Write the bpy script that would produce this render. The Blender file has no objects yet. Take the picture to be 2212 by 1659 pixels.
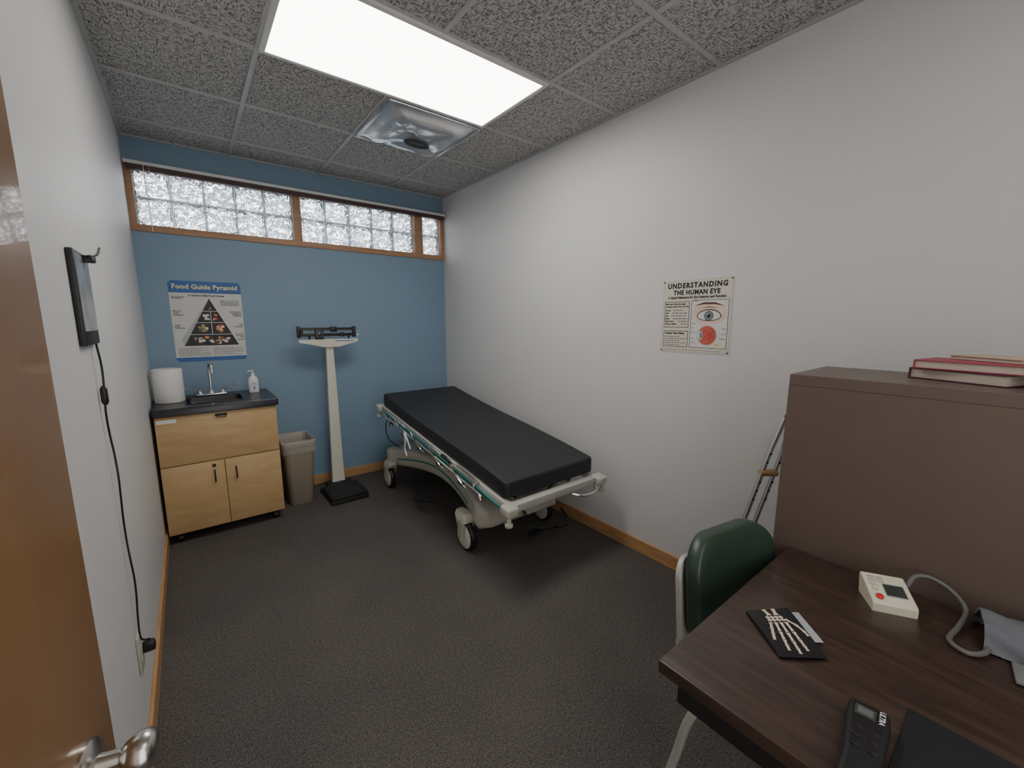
import bpy, bmesh, math, random
from mathutils import Vector, Matrix
from mathutils import noise as NS
random.seed(4)
W,H,D=2.378,2.666,1.553
GX=0.60; T=0.6096
sc=bpy.context.scene
COL=sc.collection
# ------------------------------------------------------------------ materials
def nt(name):
    m=bpy.data.materials.new(name); m.use_nodes=True
    t=m.node_tree; b=t.nodes['Principled BSDF']; return m,t,b
def lum(c,k): return (min(c[0]*k,1),min(c[1]*k,1),min(c[2]*k,1),1)
def pm(name,col,rough=.5,metal=0,ns=12,na=.06,bump=0,bs=200,coat=0,alpha=1,trans=0):
    m,t,b=nt(name); N=t.nodes; L=t.links
    tc=N.new('ShaderNodeTexCoord')
    n=N.new('ShaderNodeTexNoise'); n.inputs['Scale'].default_value=ns; n.inputs['Detail'].default_value=3
    L.new(tc.outputs['Object'],n.inputs['Vector'])
    mx=N.new('ShaderNodeMix'); mx.data_type='RGBA'
    mx.inputs[6].default_value=lum(col,1-na); mx.inputs[7].default_value=lum(col,1+na)
    L.new(n.outputs['Fac'],mx.inputs[0]); L.new(mx.outputs[2],b.inputs['Base Color'])
    b.inputs['Roughness'].default_value=rough; b.inputs['Metallic'].default_value=metal
    if coat: b.inputs['Coat Weight'].default_value=coat
    if trans: b.inputs['Transmission Weight'].default_value=trans
    if alpha<1: b.inputs['Alpha'].default_value=alpha
    if bump:
        n2=N.new('ShaderNodeTexNoise'); n2.inputs['Scale'].default_value=bs; n2.inputs['Detail'].default_value=2
        L.new(tc.outputs['Object'],n2.inputs['Vector'])
        bp=N.new('ShaderNodeBump'); bp.inputs['Strength'].default_value=bump; bp.inputs['Distance'].default_value=.002
        L.new(n2.outputs['Fac'],bp.inputs['Height']); L.new(bp.outputs['Normal'],b.inputs['Normal'])
    return m
def wood(name,c1,c2,scale,rough=.4,coat=0,detail=6):
    m,t,b=nt(name); N=t.nodes; L=t.links
    tc=N.new('ShaderNodeTexCoord'); mp=N.new('ShaderNodeMapping'); mp.inputs['Scale'].default_value=scale
    n=N.new('ShaderNodeTexNoise'); n.inputs['Scale'].default_value=1; n.inputs['Detail'].default_value=detail; n.inputs['Distortion'].default_value=.6
    L.new(tc.outputs['Object'],mp.inputs[0]); L.new(mp.outputs[0],n.inputs['Vector'])
    r=N.new('ShaderNodeValToRGB'); r.color_ramp.elements[0].position=.35; r.color_ramp.elements[1].position=.68
    r.color_ramp.elements[0].color=(*c1,1); r.color_ramp.elements[1].color=(*c2,1)
    L.new(n.outputs['Fac'],r.inputs[0]); L.new(r.outputs[0],b.inputs['Base Color'])
    b.inputs['Roughness'].default_value=rough; b.inputs['Coat Weight'].default_value=coat
    return m
M={}
M['wall']=pm('painted_wall',(.685,.68,.685),.5,bump=.25,bs=160,na=.02,ns=3)
M['blue']=pm('blue_wall_paint',(.21,.32,.435),.5,bump=.25,bs=160,na=.03,ns=3)
# carpet
m,t,b=nt('loop_carpet'); N=t.nodes; L=t.links
tc=N.new('ShaderNodeTexCoord'); n=N.new('ShaderNodeTexNoise'); n.inputs['Scale'].default_value=300; n.inputs['Detail'].default_value=2; n.inputs['Roughness'].default_value=.6
L.new(tc.outputs['Object'],n.inputs['Vector'])
n3=N.new('ShaderNodeTexNoise'); n3.inputs['Scale'].default_value=90; n3.inputs['Detail'].default_value=3; L.new(tc.outputs['Object'],n3.inputs['Vector'])
n4=N.new('ShaderNodeTexNoise'); n4.inputs['Scale'].default_value=2.0; n4.inputs['Detail'].default_value=4; L.new(tc.outputs['Object'],n4.inputs['Vector'])
def madd(src,k,c,add=None):
    q_=N.new('ShaderNodeMath'); q_.operation='MULTIPLY_ADD'; q_.inputs[1].default_value=k; L.new(src,q_.inputs[0])
    if add is None: q_.inputs[2].default_value=c
    else: L.new(add,q_.inputs[2])
    return q_.outputs[0]
s1=madd(n.outputs['Fac'],1.0,-.15); s2=madd(n3.outputs['Fac'],.20,0,s1); s3=madd(n4.outputs['Fac'],.10,0,s2)
r=N.new('ShaderNodeValToRGB'); e=r.color_ramp.elements; e[0].position=.36; e[0].color=(.034,.032,.032,1); e[1].position=.66; e[1].color=(.215,.19,.172,1)
x=e.new(.5); x.color=(.096,.088,.084,1)
L.new(s3,r.inputs[0]); L.new(r.outputs[0],b.inputs['Base Color']); b.inputs['Roughness'].default_value=1.0; b.inputs['Specular IOR Level'].default_value=.1
bp=N.new('ShaderNodeBump'); bp.inputs['Strength'].default_value=.3; bp.inputs['Distance'].default_value=.002
L.new(n.outputs['Fac'],bp.inputs['Height']); L.new(bp.outputs['Normal'],b.inputs['Normal']); M['carpet']=m
# ceiling tile
m,t,b=nt('fissured_ceiling_tile'); N=t.nodes; L=t.links
tc=N.new('ShaderNodeTexCoord')
def stretched(sv):
    mp=N.new('ShaderNodeMapping'); mp.inputs['Scale'].default_value=sv
    n=N.new('ShaderNodeTexNoise'); n.inputs['Scale'].default_value=1; n.inputs['Detail'].default_value=2.5; n.inputs['Distortion'].default_value=.4
    L.new(tc.outputs['Object'],mp.inputs[0]); L.new(mp.outputs[0],n.inputs['Vector']); return n
a=stretched((42,155,45)); c=stretched((155,42,45))
sw=N.new('ShaderNodeTexNoise'); sw.inputs['Scale'].default_value=34; L.new(tc.outputs['Object'],sw.inputs['Vector'])
st=N.new('ShaderNodeMath'); st.operation='GREATER_THAN'; st.inputs[1].default_value=.5; L.new(sw.outputs['Fac'],st.inputs[0])
mx=N.new('ShaderNodeMix'); mx.data_type='FLOAT'; L.new(st.outputs[0],mx.inputs[0]); L.new(a.outputs['Fac'],mx.inputs[2]); L.new(c.outputs['Fac'],mx.inputs[3])
r=N.new('ShaderNodeValToRGB'); e=r.color_ramp.elements; e[0].position=.43; e[0].color=(.19,.188,.185,1); e[1].position=.52; e[1].color=(.56,.55,.53,1)
L.new(mx.outputs[0],r.inputs[0]); L.new(r.outputs[0],b.inputs['Base Color']); b.inputs['Roughness'].default_value=.9
bp=N.new('ShaderNodeBump'); bp.inputs['Strength'].default_value=.4; bp.inputs['Distance'].default_value=.002
L.new(r.outputs[0],bp.inputs['Height']); L.new(bp.outputs['Normal'],b.inputs['Normal']); M['ceil']=m
M['tbar']=pm('ceiling_grid_metal',(.48,.48,.47),.45)
M['base']=wood('oak_baseboard',(.46,.25,.11),(.56,.33,.16),(6,6,60),.4)
M['frame']=wood('window_oak',(.38,.21,.12),(.48,.28,.16),(4,20,60),.45)
M['maple']=wood('maple_laminate',(.51,.34,.16),(.58,.40,.20),(5,5,18),.4)
M['door']=wood('varnished_door_wood',(.235,.125,.056),(.285,.155,.072),(9,9,1.2),.28,.4)
M['desk']=wood('walnut_laminate',(.040,.023,.018),(.074,.043,.033),(60,7,10),.36,.1)
M['blk']=pm('black_plastic',(.014,.014,.015),.4)
M['blkm']=pm('matte_black_metal',(.016,.016,.016),.6)
M['top']=pm('black_worktop',(.020,.021,.028),.28)
M['basin']=pm('black_basin',(.010,.010,.011),.35)
M['chrome']=pm('chrome',(.78,.78,.79),.14,1)
M['steel']=pm('brushed_aluminium',(.62,.63,.65),.3,1)
M['knob']=pm('satin_nickel',(.60,.58,.55),.26,1)
M['cream']=pm('cream_plastic',(.52,.50,.43),.4)
M['lcream']=pm('light_enamel',(.66,.65,.57),.35)
M['bpm']=pm('ivory_plastic',(.66,.64,.50),.4)
M['greyc']=pm('warm_grey_enamel',(.47,.46,.43),.4)
M['dgrey']=pm('dark_grey_metal',(.08,.08,.082),.45,.3)
M['teal']=pm('teal_trim',(.02,.25,.22),.4)
M['vinyl']=pm('black_vinyl',(.018,.019,.023),.55,bump=.12,bs=300,ns=5,na=.15)
M['green']=pm('green_vinyl',(.032,.058,.040),.36,bump=.1,bs=250,ns=10,na=.2)
M['white']=pm('white_plastic',(.75,.75,.74),.4)
M['plate']=pm('outlet_ivory',(.50,.47,.40),.4)
M['slat']=pm('blind_slats',(.13,.08,.075),.5)
M['paper']=pm('paper_towel',(.80,.79,.77),.9,bump=.4,bs=180)
M['tan']=pm('taupe_plastic',(.32,.275,.22),.5)
M['cab']=pm('brown_painted_steel',(.135,.097,.080),.45,bump=.1,bs=400)
M['red']=pm('red_button',(.6,.03,.02),.4)
M['lcd']=pm('lcd',(.04,.048,.045),.25)
M['lcdl']=pm('lcd_light',(.14,.155,.15),.3)
M['hose']=pm('grey_rubber',(.13,.125,.12),.5)
M['cuff']=pm('blue_grey_fabric',(.15,.16,.18),.85,bump=.5,bs=500)
M['pad']=pm('dark_felt',(.010,.012,.015),.85)
M['bookp']=pm('plum_cloth',(.10,.022,.04),.6,bump=.3,bs=500)
M['bookr']=pm('crimson_cloth',(.33,.05,.085),.6,bump=.3,bs=500)
M['bookc']=pm('cream_cover',(.50,.38,.28),.6)
M['pages']=wood('book_pages',(.42,.36,.30),(.62,.56,.48),(5,5,900),.9)
M['tread']=pm('black_rubber',(.022,.022,.023),.7)
M['bone']=pm('print_bone',(.70,.60,.47),.5,ns=60,na=.25)
M['pblk']=pm('print_black',(.014,.014,.016),.45)
M['pgrey']=pm('print_grey',(.20,.20,.21),.5)
M['plgrey']=pm('print_light_grey',(.42,.44,.46),.5)
M['pblue']=pm('print_blue',(.03,.12,.36),.45)
M['pyel']=pm('print_yellow',(.85,.75,.40),.5)
M['pcream']=pm('print_cream',(.68,.64,.56),.5,ns=30,na=.06)
M['ppink']=pm('print_pink',(.54,.42,.38),.5)
M['pwhite']=pm('print_white',(.72,.72,.71),.5)
M['pyw']=pm('print_offwhite',(.64,.64,.61),.5)
M['pgreen']=pm('print_green',(.10,.26,.06),.5,ns=80,na=.5)
M['pred']=pm('print_red',(.60,.10,.08),.5,ns=60,na=.35)
M['porange']=pm('print_orange',(.60,.28,.12),.5,ns=80,na=.4)
M['pskin']=pm('print_skin',(.78,.60,.50),.5,ns=20,na=.10)
M['pbrown']=pm('print_brown',(.12,.05,.03),.5)
M['piris']=pm('print_iris',(.20,.24,.27),.5,ns=200,na=.5)
M['film']=pm('xray_film',(.34,.37,.40),.25,ns=9,na=.9)
M['silver']=pm('silver_deflector',(.60,.61,.63),.2,.6,ns=8,bump=1.0,bs=14)
M['bag']=pm('clear_liner',(.70,.68,.66),.15,0,alpha=.25)
def glassmat():
    m=bpy.data.materials.new('wavy_glass_block'); m.use_nodes=True; t=m.node_tree; N=t.nodes; L=t.links
    N.remove(N['Principled BSDF']); out=[x for x in N if x.type=='OUTPUT_MATERIAL'][0]
    tc=N.new('ShaderNodeTexCoord'); n=N.new('ShaderNodeTexNoise'); n.inputs['Scale'].default_value=13; n.inputs['Detail'].default_value=.4; n.inputs['Distortion'].default_value=2.0
    L.new(tc.outputs['Object'],n.inputs['Vector'])
    bp=N.new('ShaderNodeBump'); bp.inputs['Strength'].default_value=1; bp.inputs['Distance'].default_value=.10
    L.new(n.outputs['Fac'],bp.inputs['Height'])
    g=N.new('ShaderNodeBsdfRefraction'); g.inputs['IOR'].default_value=1.45; g.inputs['Roughness'].default_value=.02; L.new(bp.outputs['Normal'],g.inputs['Normal'])
    tr=N.new('ShaderNodeBsdfTranslucent'); tr.inputs['Color'].default_value=(.85,.9,.95,1)
    mx=N.new('ShaderNodeMixShader'); mx.inputs[0].default_value=.22
    L.new(g.outputs[0],mx.inputs[1]); L.new(tr.outputs[0],mx.inputs[2]); L.new(mx.outputs[0],out.inputs[0])
    return m
M['glass']=glassmat()
def mortarmat():
    m=bpy.data.materials.new('backlit_mortar'); m.use_nodes=True; t=m.node_tree; N=t.nodes; L=t.links
    N.remove(N['Principled BSDF']); out=[x for x in N if x.type=='OUTPUT_MATERIAL'][0]
    df=N.new('ShaderNodeBsdfDiffuse'); df.inputs[0].default_value=(.80,.82,.83,1)
    tr=N.new('ShaderNodeBsdfTranslucent'); tr.inputs['Color'].default_value=(.85,.89,.91,1)
    mx=N.new('ShaderNodeMixShader'); mx.inputs[0].default_value=.7
    L.new(df.outputs[0],mx.inputs[1]); L.new(tr.outputs[0],mx.inputs[2]); L.new(mx.outputs[0],out.inputs[0]); return m
M['mortar']=mortarmat()
def emis(name,col,s):
    m,t,b=nt(name); N=t.nodes; L=t.links
    b.inputs['Base Color'].default_value=(.8,.8,.8,1)
    tc=N.new('ShaderNodeTexCoord'); ch=N.new('ShaderNodeTexChecker'); ch.inputs['Scale'].default_value=160
    ch.inputs[1].default_value=(*col,1); ch.inputs[2].default_value=(col[0]*.93,col[1]*.93,col[2]*.93,1)
    L.new(tc.outputs['Object'],ch.inputs['Vector']); L.new(ch.outputs[0],b.inputs['Emission Color'])
    b.inputs['Emission Strength'].default_value=s; return m
M['lamp']=emis('prismatic_lens',(1,.955,.875),11.5)
# ------------------------------------------------------------------ mesh helpers
def box(bm,c,s,bev=0,mi=0,rot=None,seg=2):
    t=bmesh.new(); bmesh.ops.create_cube(t,size=1)
    bmesh.ops.scale(t,vec=Vector(s),verts=t.verts)
    if bev: bmesh.ops.bevel(t,geom=t.edges[:],offset=bev,segments=seg,affect='EDGES',profile=.5)
    if rot is not None: bmesh.ops.transform(t,matrix=rot.to_4x4(),verts=t.verts)
    bmesh.ops.translate(t,vec=Vector(c),verts=t.verts)
    merge(bm,t,mi)
def merge(bm,t,mi=None):
    if mi is not None:
        for f in t.faces: f.material_index=mi
    me=bpy.data.meshes.new('tmp'); t.to_mesh(me); t.free(); bm.from_mesh(me); bpy.data.meshes.remove(me)
def b2(bm,a,b_,bev=0,mi=0):
    a=Vector(a); b_=Vector(b_); box(bm,(a+b_)/2,[abs(b_[i]-a[i]) for i in range(3)],bev,mi)
def loft(bm,rings,mi=0,cap0=True,cap1=True):
    vs=[[bm.verts.new(p) for p in r] for r in rings]
    n=len(rings[0])
    for i in range(len(vs)-1):
        for j in range(n):
            f=bm.faces.new((vs[i][j],vs[i][(j+1)%n],vs[i+1][(j+1)%n],vs[i+1][j])); f.material_index=mi
    if cap0: bm.faces.new(list(reversed(vs[0]))).material_index=mi
    if cap1: bm.faces.new(vs[-1]).material_index=mi
def frame(d):
    d=d.normalized(); a=Vector((0,0,1)) if abs(d.z)<.9 else Vector((1,0,0))
    u=d.cross(a).normalized(); return u,d.cross(u)
def cyl(bm,p0,p1,r0,r1=None,n=20,mi=0):
    p0=Vector(p0);p1=Vector(p1); r1=r0 if r1 is None else r1
    u,v=frame(p1-p0)
    R=lambda p,r:[p+(u*math.cos(2*math.pi*k/n)+v*math.sin(2*math.pi*k/n))*r for k in range(n)]
    loft(bm,[R(p0,r0),R(p1,r1)],mi)
def lathe(bm,c,axis,prof,n=28,mi=0):
    c=Vector(c); ax=Vector(axis).normalized(); u,v=frame(ax)
    loft(bm,[[c+ax*h+(u*math.cos(2*math.pi*k/n)+v*math.sin(2*math.pi*k/n))*max(r,1e-4) for k in range(n)] for h,r in prof],mi)
def spline(pts,n=8):
    P=[Vector(p) for p in pts]; P=[P[0]*2-P[1]]+P+[P[-1]*2-P[-2]]; o=[]
    for i in range(1,len(P)-2):
        for k in range(n):
            t=k/n; a,b_,c,d=P[i-1:i+3]
            o.append(.5*((2*b_)+(c-a)*t+(2*a-5*b_+4*c-d)*t*t+(3*b_-a-3*c+d)*t**3))
    o.append(P[-2]); return o
def tube(bm,pts,r,n=10,mi=0,smooth=0):
    P=spline(pts,smooth) if smooth else [Vector(p) for p in pts]
    d=(P[1]-P[0]).normalized(); u,v=frame(d); rings=[]
    for i,p in enumerate(P):
        dd=(P[min(i+1,len(P)-1)]-P[max(i-1,0)]).normalized()
        u=(u-dd*u.dot(dd)).normalized(); v=dd.cross(u)
        rings.append([p+(u*math.cos(2*math.pi*k/n)+v*math.sin(2*math.pi*k/n))*r for k in range(n)])
    loft(bm,rings,mi)
def rr(cx,cy,w,d,r,n=5):
    o=[]
    for sx,sy,a0 in ((1,1,0),(-1,1,90),(-1,-1,180),(1,-1,270)):
        for k in range(n+1):
            a=math.radians(a0+90*k/n); o.append((cx+sx*(w/2-r)+r*math.cos(a),cy+sy*(d/2-r)+r*math.sin(a)))
    return o
def finish(bm,name,mats,parent=None,smooth=True,label=None,loc=None,rot=None,angle=40):
    bmesh.ops.recalc_face_normals(bm,faces=bm.faces)
    me=bpy.data.meshes.new(name); bm.to_mesh(me); bm.free()
    for k in (mats if isinstance(mats,(list,tuple)) else [mats]): me.materials.append(M[k])
    if smooth:
        for p in me.polygons: p.use_smooth=True
        try: me.set_sharp_from_angle(angle=math.radians(angle))
        except Exception: pass
    ob=bpy.data.objects.new(name,me); COL.objects.link(ob)
    if parent: ob.parent=parent
    if loc is not None: ob.location=loc
    if rot is not None: ob.rotation_euler=rot
    if label: ob['label']=label
    return ob
def thing(name,loc,label,cat,rot=0,group=None):
    e=bpy.data.objects.new(name,None); COL.objects.link(e); e.location=loc; e.rotation_euler=(0,0,rot); e.empty_display_size=.05
    e['label']=label; e['category']=cat
    if group: e['group']=group
    return e
def tag(o,label,cat,group=None):
    o['label']=label; o['category']=cat
    if group: o['group']=group
def struct(o): o['kind']='structure'
class Flat:
    def __init__(s,bm,O,U,V,step=.0004):
        s.bm=bm; s.O=Vector(O); s.U=Vector(U).normalized(); s.V=Vector(V).normalized(); s.N=s.U.cross(s.V); s.st=step
    def pt(s,u,v,k): return s.O+s.U*u+s.V*v+s.N*(s.st*k)
    def poly(s,pts,k,mi):
        f=s.bm.faces.new([s.bm.verts.new(s.pt(a,b_,k)) for a,b_ in pts]); f.material_index=mi
    def rect(s,a,b_,c,d,k,mi): s.poly([(a,b_),(c,b_),(c,d),(a,d)],k,mi)
    def ell(s,cu,cv,ru,rv,k,mi,n=28,a0=0,a1=360):
        s.poly([(cu+ru*math.cos(math.radians(a0+(a1-a0)*i/n)),cv+rv*math.sin(math.radians(a0+(a1-a0)*i/n))) for i in range(n if a1-a0==360 else n+1)],k,mi)
    def outline(s,a,b_,c,d,w,k,mi):
        s.rect(a,b_,c,b_+w,k,mi); s.rect(a,d-w,c,d,k,mi); s.rect(a,b_+w,a+w,d-w,k,mi); s.rect(c-w,b_+w,c,d-w,k,mi)
    def text(s,txt,u,v,size,k,mi,al='LEFT',bold=0,width=None,sp=1):
        cu=bpy.data.curves.new('t','FONT'); cu.body=txt; cu.size=size; cu.offset=bold; cu.resolution_u=2; cu.space_character=sp
        ob=bpy.data.objects.new('t',cu); COL.objects.link(ob); bpy.context.view_layer.update()
        me=bpy.data.meshes.new_from_object(ob.evaluated_get(bpy.context.evaluated_depsgraph_get()))
        bpy.data.objects.remove(ob); bpy.data.curves.remove(cu)
        if not me.vertices: return
        xs=[q.co.x for q in me.vertices]; x0,x1=min(xs),max(xs); w=x1-x0 or 1; f=(width/w) if width else 1
        off={'LEFT':-x0*f,'CENTER':-(x0+x1)/2*f,'RIGHT':-x1*f}[al]
        vs=[s.bm.verts.new(s.pt(u+off+q.co.x*f,v+q.co.y,k)) for q in me.vertices]
        for p in me.polygons:
            try:
                fc=s.bm.faces.new([vs[i] for i in p.vertices]); fc.material_index=mi
            except ValueError: pass
        bpy.data.meshes.remove(me)
    def lines(s,a,b_,c,d,n,k,mi,fill=.4):
        h=(d-b_)/n
        for i in range(n):
            y=d-(i+.75)*h; x=a
            e=c-(c-a)*random.choice((0,0,.05,.3))
            while x<e-.002:
                w=random.uniform(.006,.02); s.rect(x,y,min(x+w,e),y+h*fill,k,mi); x+=w+.003
# ------------------------------------------------------------------ room
YF=-3.15; XA=-.20; YJ=-1.80
def simple(name,mat,boxes,bev=0,smooth=False):
    bm=bmesh.new()
    for a,b_ in boxes: b2(bm,a,b_,bev)
    o=finish(bm,name,mat,smooth=smooth); struct(o); return o
simple('floor','carpet',[((XA-.1,YF-.1,-.1),(W+.1,D+.15,0))])
simple('ceiling','ceil',[((XA-.1,YF-.1,H),(W+.1,D+.15,H+.1))])
simple('wall_right','wall',[((W,YF-.1,0),(W+.1,D+.15,H))])
simple('wall_left','wall',[((XA-.1,YJ,0),(0,D+.15,H)),((XA-.1,YF-.1,0),(XA,YJ,H))])
simple('wall_front','wall',[((XA,YF-.1,0),(W,YF,H))])
ZB,ZT=2.105,2.50
simple('wall_back','blue',[((0,D,0),(W,D+.15,ZB-.045)),((0,D,ZT),(W,D+.15,H))])
bm=bmesh.new()
b2(bm,(0,D-.012,ZB-.045),(W,D+.13,ZB),.003)
b2(bm,(0,D-.004,ZT-.02),(W,D+.13,ZT),.002)
for a,b_ in ((0,.04),(1.0,1.06),(2.06,2.145),(2.34,W)): b2(bm,(a,D-.008,ZB),(b_,D+.13,ZT-.02),.002)
struct(finish(bm,'trim_1','frame'))
k=1
for x0,x1,nx in ((.04,1.0,5),(1.06,2.06,5),(2.145,2.34,1)):
    bm=bmesh.new(); bw=(x1-x0)/nx; z0=ZB; z1=ZT-.02; bh=(z1-z0)/2
    for i in range(nx+1):
        x=x0+i*bw; b2(bm,(max(x-.005,x0),D+.032,z0),(min(x+.005,x1),D+.10,z1),0,1)
    for j in range(3):
        z=z0+j*bh; b2(bm,(x0,D+.033,max(z-.005,z0)),(x1,D+.099,min(z+.005,z1)),0,1)
    for i in range(nx):
        for j in range(2):
            t=bmesh.new(); bmesh.ops.create_cube(t,size=1); bmesh.ops.scale(t,vec=(bw-.011,.074,bh-.011),verts=t.verts)
            bmesh.ops.bevel(t,geom=t.edges[:],offset=.012,segments=3,affect='EDGES'); bmesh.ops.translate(t,vec=(x0+(i+.5)*bw,D+.065,z0+(j+.5)*bh),verts=t.verts); merge(bm,t,0)
    struct(finish(bm,'window_%d'%k,['glass','mortar'])); k+=1
simple('baseboard_back','base',[((0,D-.013,0),(W-.013,D,.085))],.003)
simple('baseboard_right','base',[((W-.013,YF,0),(W,D,.085))],.003)
simple('baseboard_left','base',[((0,YJ,0),(.013,D-.013,.085))],.003)
bm=bmesh.new(); g=.0115
for i in range(-1,4):
    x=GX+T*i
    if -.2<x<W: b2(bm,(x-g,YF,H-.006),(x+g,D,H+.001),.001)
y=-T*5
while y<D:
    b2(bm,(XA,y-g,H-.0065),(W,y+g,H+.001),.001); y+=T
b2(bm,(W-.02,YF,H-.007),(W,D,H+.001)); b2(bm,(0,YJ,H-.007),(.02,D,H+.001)); b2(bm,(0,D-.02,H-.0072),(W,D,H+.001))
struct(finish(bm,'trim_2','tbar'))
th=thing('ceiling_light',(GX+T,-T/2,H-.012),'rectangular fluorescent ceiling panel with glowing prismatic lens','ceiling light')
bm=bmesh.new(); hx,hy=T-.004,T/2-.002
for a,b_ in (((-hx,-hy,-.006),(hx,-hy+.022,.012)),((-hx,hy-.022,-.006),(hx,hy,.012)),((-hx,-hy+.022,-.006),(-hx+.022,hy-.022,.012)),((hx-.022,-hy+.022,-.006),(hx,hy-.022,.012))): b2(bm,a,b_,.001)
finish(bm,'frame','white',th)
bm=bmesh.new(); b2(bm,(-hx+.022,-hy+.022,-.002),(hx-.022,hy-.022,.008)); finish(bm,'lens','lamp',th,smooth=False)
# vent
th=thing('ceiling_air_vent',(GX+1.5*T,T/2,H-.01),'square ceiling air diffuser with shiny moulded plastic deflector','air vent')
bm=bmesh.new()
def sq(h,r,z,n=10): return [Vector((x,y,z)) for x,y in rr(0,0,2*h,2*h,r,n)]
loft(bm,[sq(.295,.01,.008),sq(.297,.01,-.004),sq(.280,.02,-.010),sq(.270,.03,-.006),sq(.25,.05,-.020),sq(.225,.06,-.042),sq(.20,.06,-.052),sq(.17,.06,-.054),sq(.12,.05,-.050),sq(.07,.04,-.048),sq(.001,.0005,-.048)],0,False,False)
bmesh.ops.subdivide_edges(bm,edges=bm.edges[:],cuts=2,use_grid_fill=True)
for v in bm.verts:
    m_=max(abs(v.co.x),abs(v.co.y))
    if m_<.262: v.co.z+=.014*NS.noise(Vector((v.co.x*13,v.co.y*13,1)))*(1 if m_<.24 else .4)
finish(bm,'deflector','silver',th,angle=60)
bm=bmesh.new()
t_=[[Vector((.02+math.cos(a)*rx,.05+math.sin(a)*ry,z)) for a in [i*2*math.pi/28 for i in range(28)]] for rx,ry,z in ((.085,.045,-.048),(.088,.048,-.064),(.078,.040,-.066),(.070,.034,-.058),(.001,.001,-.058))]
loft(bm,t_); finish(bm,'outlet_slot','dgrey',th)
bm=bmesh.new(); 
for s in (-1,1):
    b2(bm,(s*.289-.006,-.28,-.014),(s*.289+.006,.28,-.004),.001); b2(bm,(-.295,s*.289-.006,-.014),(.295,s*.289+.006,-.004),.001)
finish(bm,'flange','steel',th)
# window blind
th=thing('window_blind',(W/2,D-.03,2.475),'raised horizontal mini blind with white headrail and dark stacked slats','window blind')
bm=bmesh.new(); hw=W/2-.006
b2(bm,(-hw,-.025,.006),(hw,.022,.028),.003); finish(bm,'headrail','white',th)
bm=bmesh.new()
for i in range(6): b2(bm,(-hw+.01,-.019,.001-i*.004),(hw-.01,.018,.0035-i*.004))
finish(bm,'slats','slat',th)
bm=bmesh.new(); b2(bm,(-hw+.01,-.019,-.028),(hw-.01,.018,-.023),.001); finish(bm,'bottom_rail','slat',th)
bm=bmesh.new(); tube(bm,[(-hw+.1,-.032,.01),(-hw+.105,-.032,-.2),(-hw+.11,-.032,-.42)],.0022,6); tube(bm,[(-hw+.13,-.032,.01),(-hw+.132,-.032,-.2),(-hw+.13,-.032,-.36)],.0012,6); finish(bm,'cord','white',th)
# ------------------------------------------------------------------ door
ang=math.radians(15); dirv=Vector((math.sin(ang),math.cos(ang),0))
th=thing('door_1',(.102-dirv.x*.86,-1.605-dirv.y*.86,0),'varnished orange-brown wooden door standing open beside the white wall','door',rot=-ang)
del th['category']; del th['label']; struct(th)
bm=bmesh.new(); b2(bm,(-.042,0,.012),(0,.86,2.05),.002); o=finish(bm,'door_slab','door',th)
bm=bmesh.new()
lathe(bm,(0,.795,.918),(1,0,0),[(0,.031),(.004,.031),(.008,.026),(.012,.012),(.034,.010),(.038,.016),(.048,.023),(.060,.024),(.068,.019),(.071,.010),(.0715,.001)],32); finish(bm,'door_knob','knob',th)
bm=bmesh.new(); b2(bm,(-.035,.859,.87),(-.007,.8615,.98)); finish(bm,'latch_plate','knob',th)
bm=bmesh.new(); b2(bm,(-.026,.859,1.235),(-.010,.868,1.25),.002); finish(bm,'latch_pin','knob',th)
# ------------------------------------------------------------------ stretcher
OX,OY=1.85,.22
th=thing('hospital_stretcher',(OX,OY,0),'wheeled hospital stretcher with black mattress and cream base beside wall','hospital bed')
def zt(y): return .7165+.141*y+.007*math.sin((y+.86)/1.72*2*math.pi+.3)
MT=.094
bm=bmesh.new()
def mring(ins,z):
    base=rr(0,0,.70-2*ins,1.74-2*ins,max(.028-ins*.5,.006),5); o=[]
    for i,p in enumerate(base):
        q=base[(i+1)%len(base)]; o.append(p)
        if abs(p[1]-q[1])>.5:
            for k_ in range(1,24): o.append((p[0]+(q[0]-p[0])*k_/24,p[1]+(q[1]-p[1])*k_/24))
        elif abs(p[0]-q[0])>.3:
            for k_ in range(1,8): o.append((p[0]+(q[0]-p[0])*k_/8,p[1]+(q[1]-p[1])*k_/8))
    return [Vector((x,y,zt(y)+z)) for x,y in o]
loft(bm,[mring(.06,-MT),mring(.008,-MT),mring(.002,-MT+.003),mring(0,-MT+.009),mring(0,-.012),mring(.002,-.005),mring(.007,-.001),mring(.014,0)],0,True,False)
ys=[-.856+i*1.712/48 for i in range(49)]
for i in range(48):
    f=bm.faces.new([bm.verts.new(Vector((x,y,zt(y)+.0002))) for x,y in ((-.337,ys[i]),(.337,ys[i]),(.337,ys[i+1]),(-.337,ys[i+1]))])
bmesh.ops.remove_doubles(bm,verts=bm.verts,dist=1e-5)
finish(bm,'mattress','vinyl',th,angle=60)
def zf(y): return .7165+.141*y-.128
bm=bmesh.new(); sl=math.atan(.141); RX=Matrix.Rotation(sl,3,'X')
box(bm,(0,0,zf(0)+.022),(.66,1.68,.012),.003,0,RX)
for yy in (-.6,-.2,.2,.6): box(bm,(0,yy,zf(yy)-.002),(.62,.05,.03),.004,0,RX)
finish(bm,'litter_deck','dgrey',th)
bm=bmesh.new()
for s in (-1,1):
    box(bm,(s*.343,-.01,zf(0)+.002),(.045,1.84,.05),.008,0,RX)
box(bm,(0,-.895,zf(-.895)),(.70,.05,.05),.008,0,RX); box(bm,(0,.885,zf(.885)),(.70,.04,.05),.008,0,RX)
finish(bm,'litter_frame','greyc',th)
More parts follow.
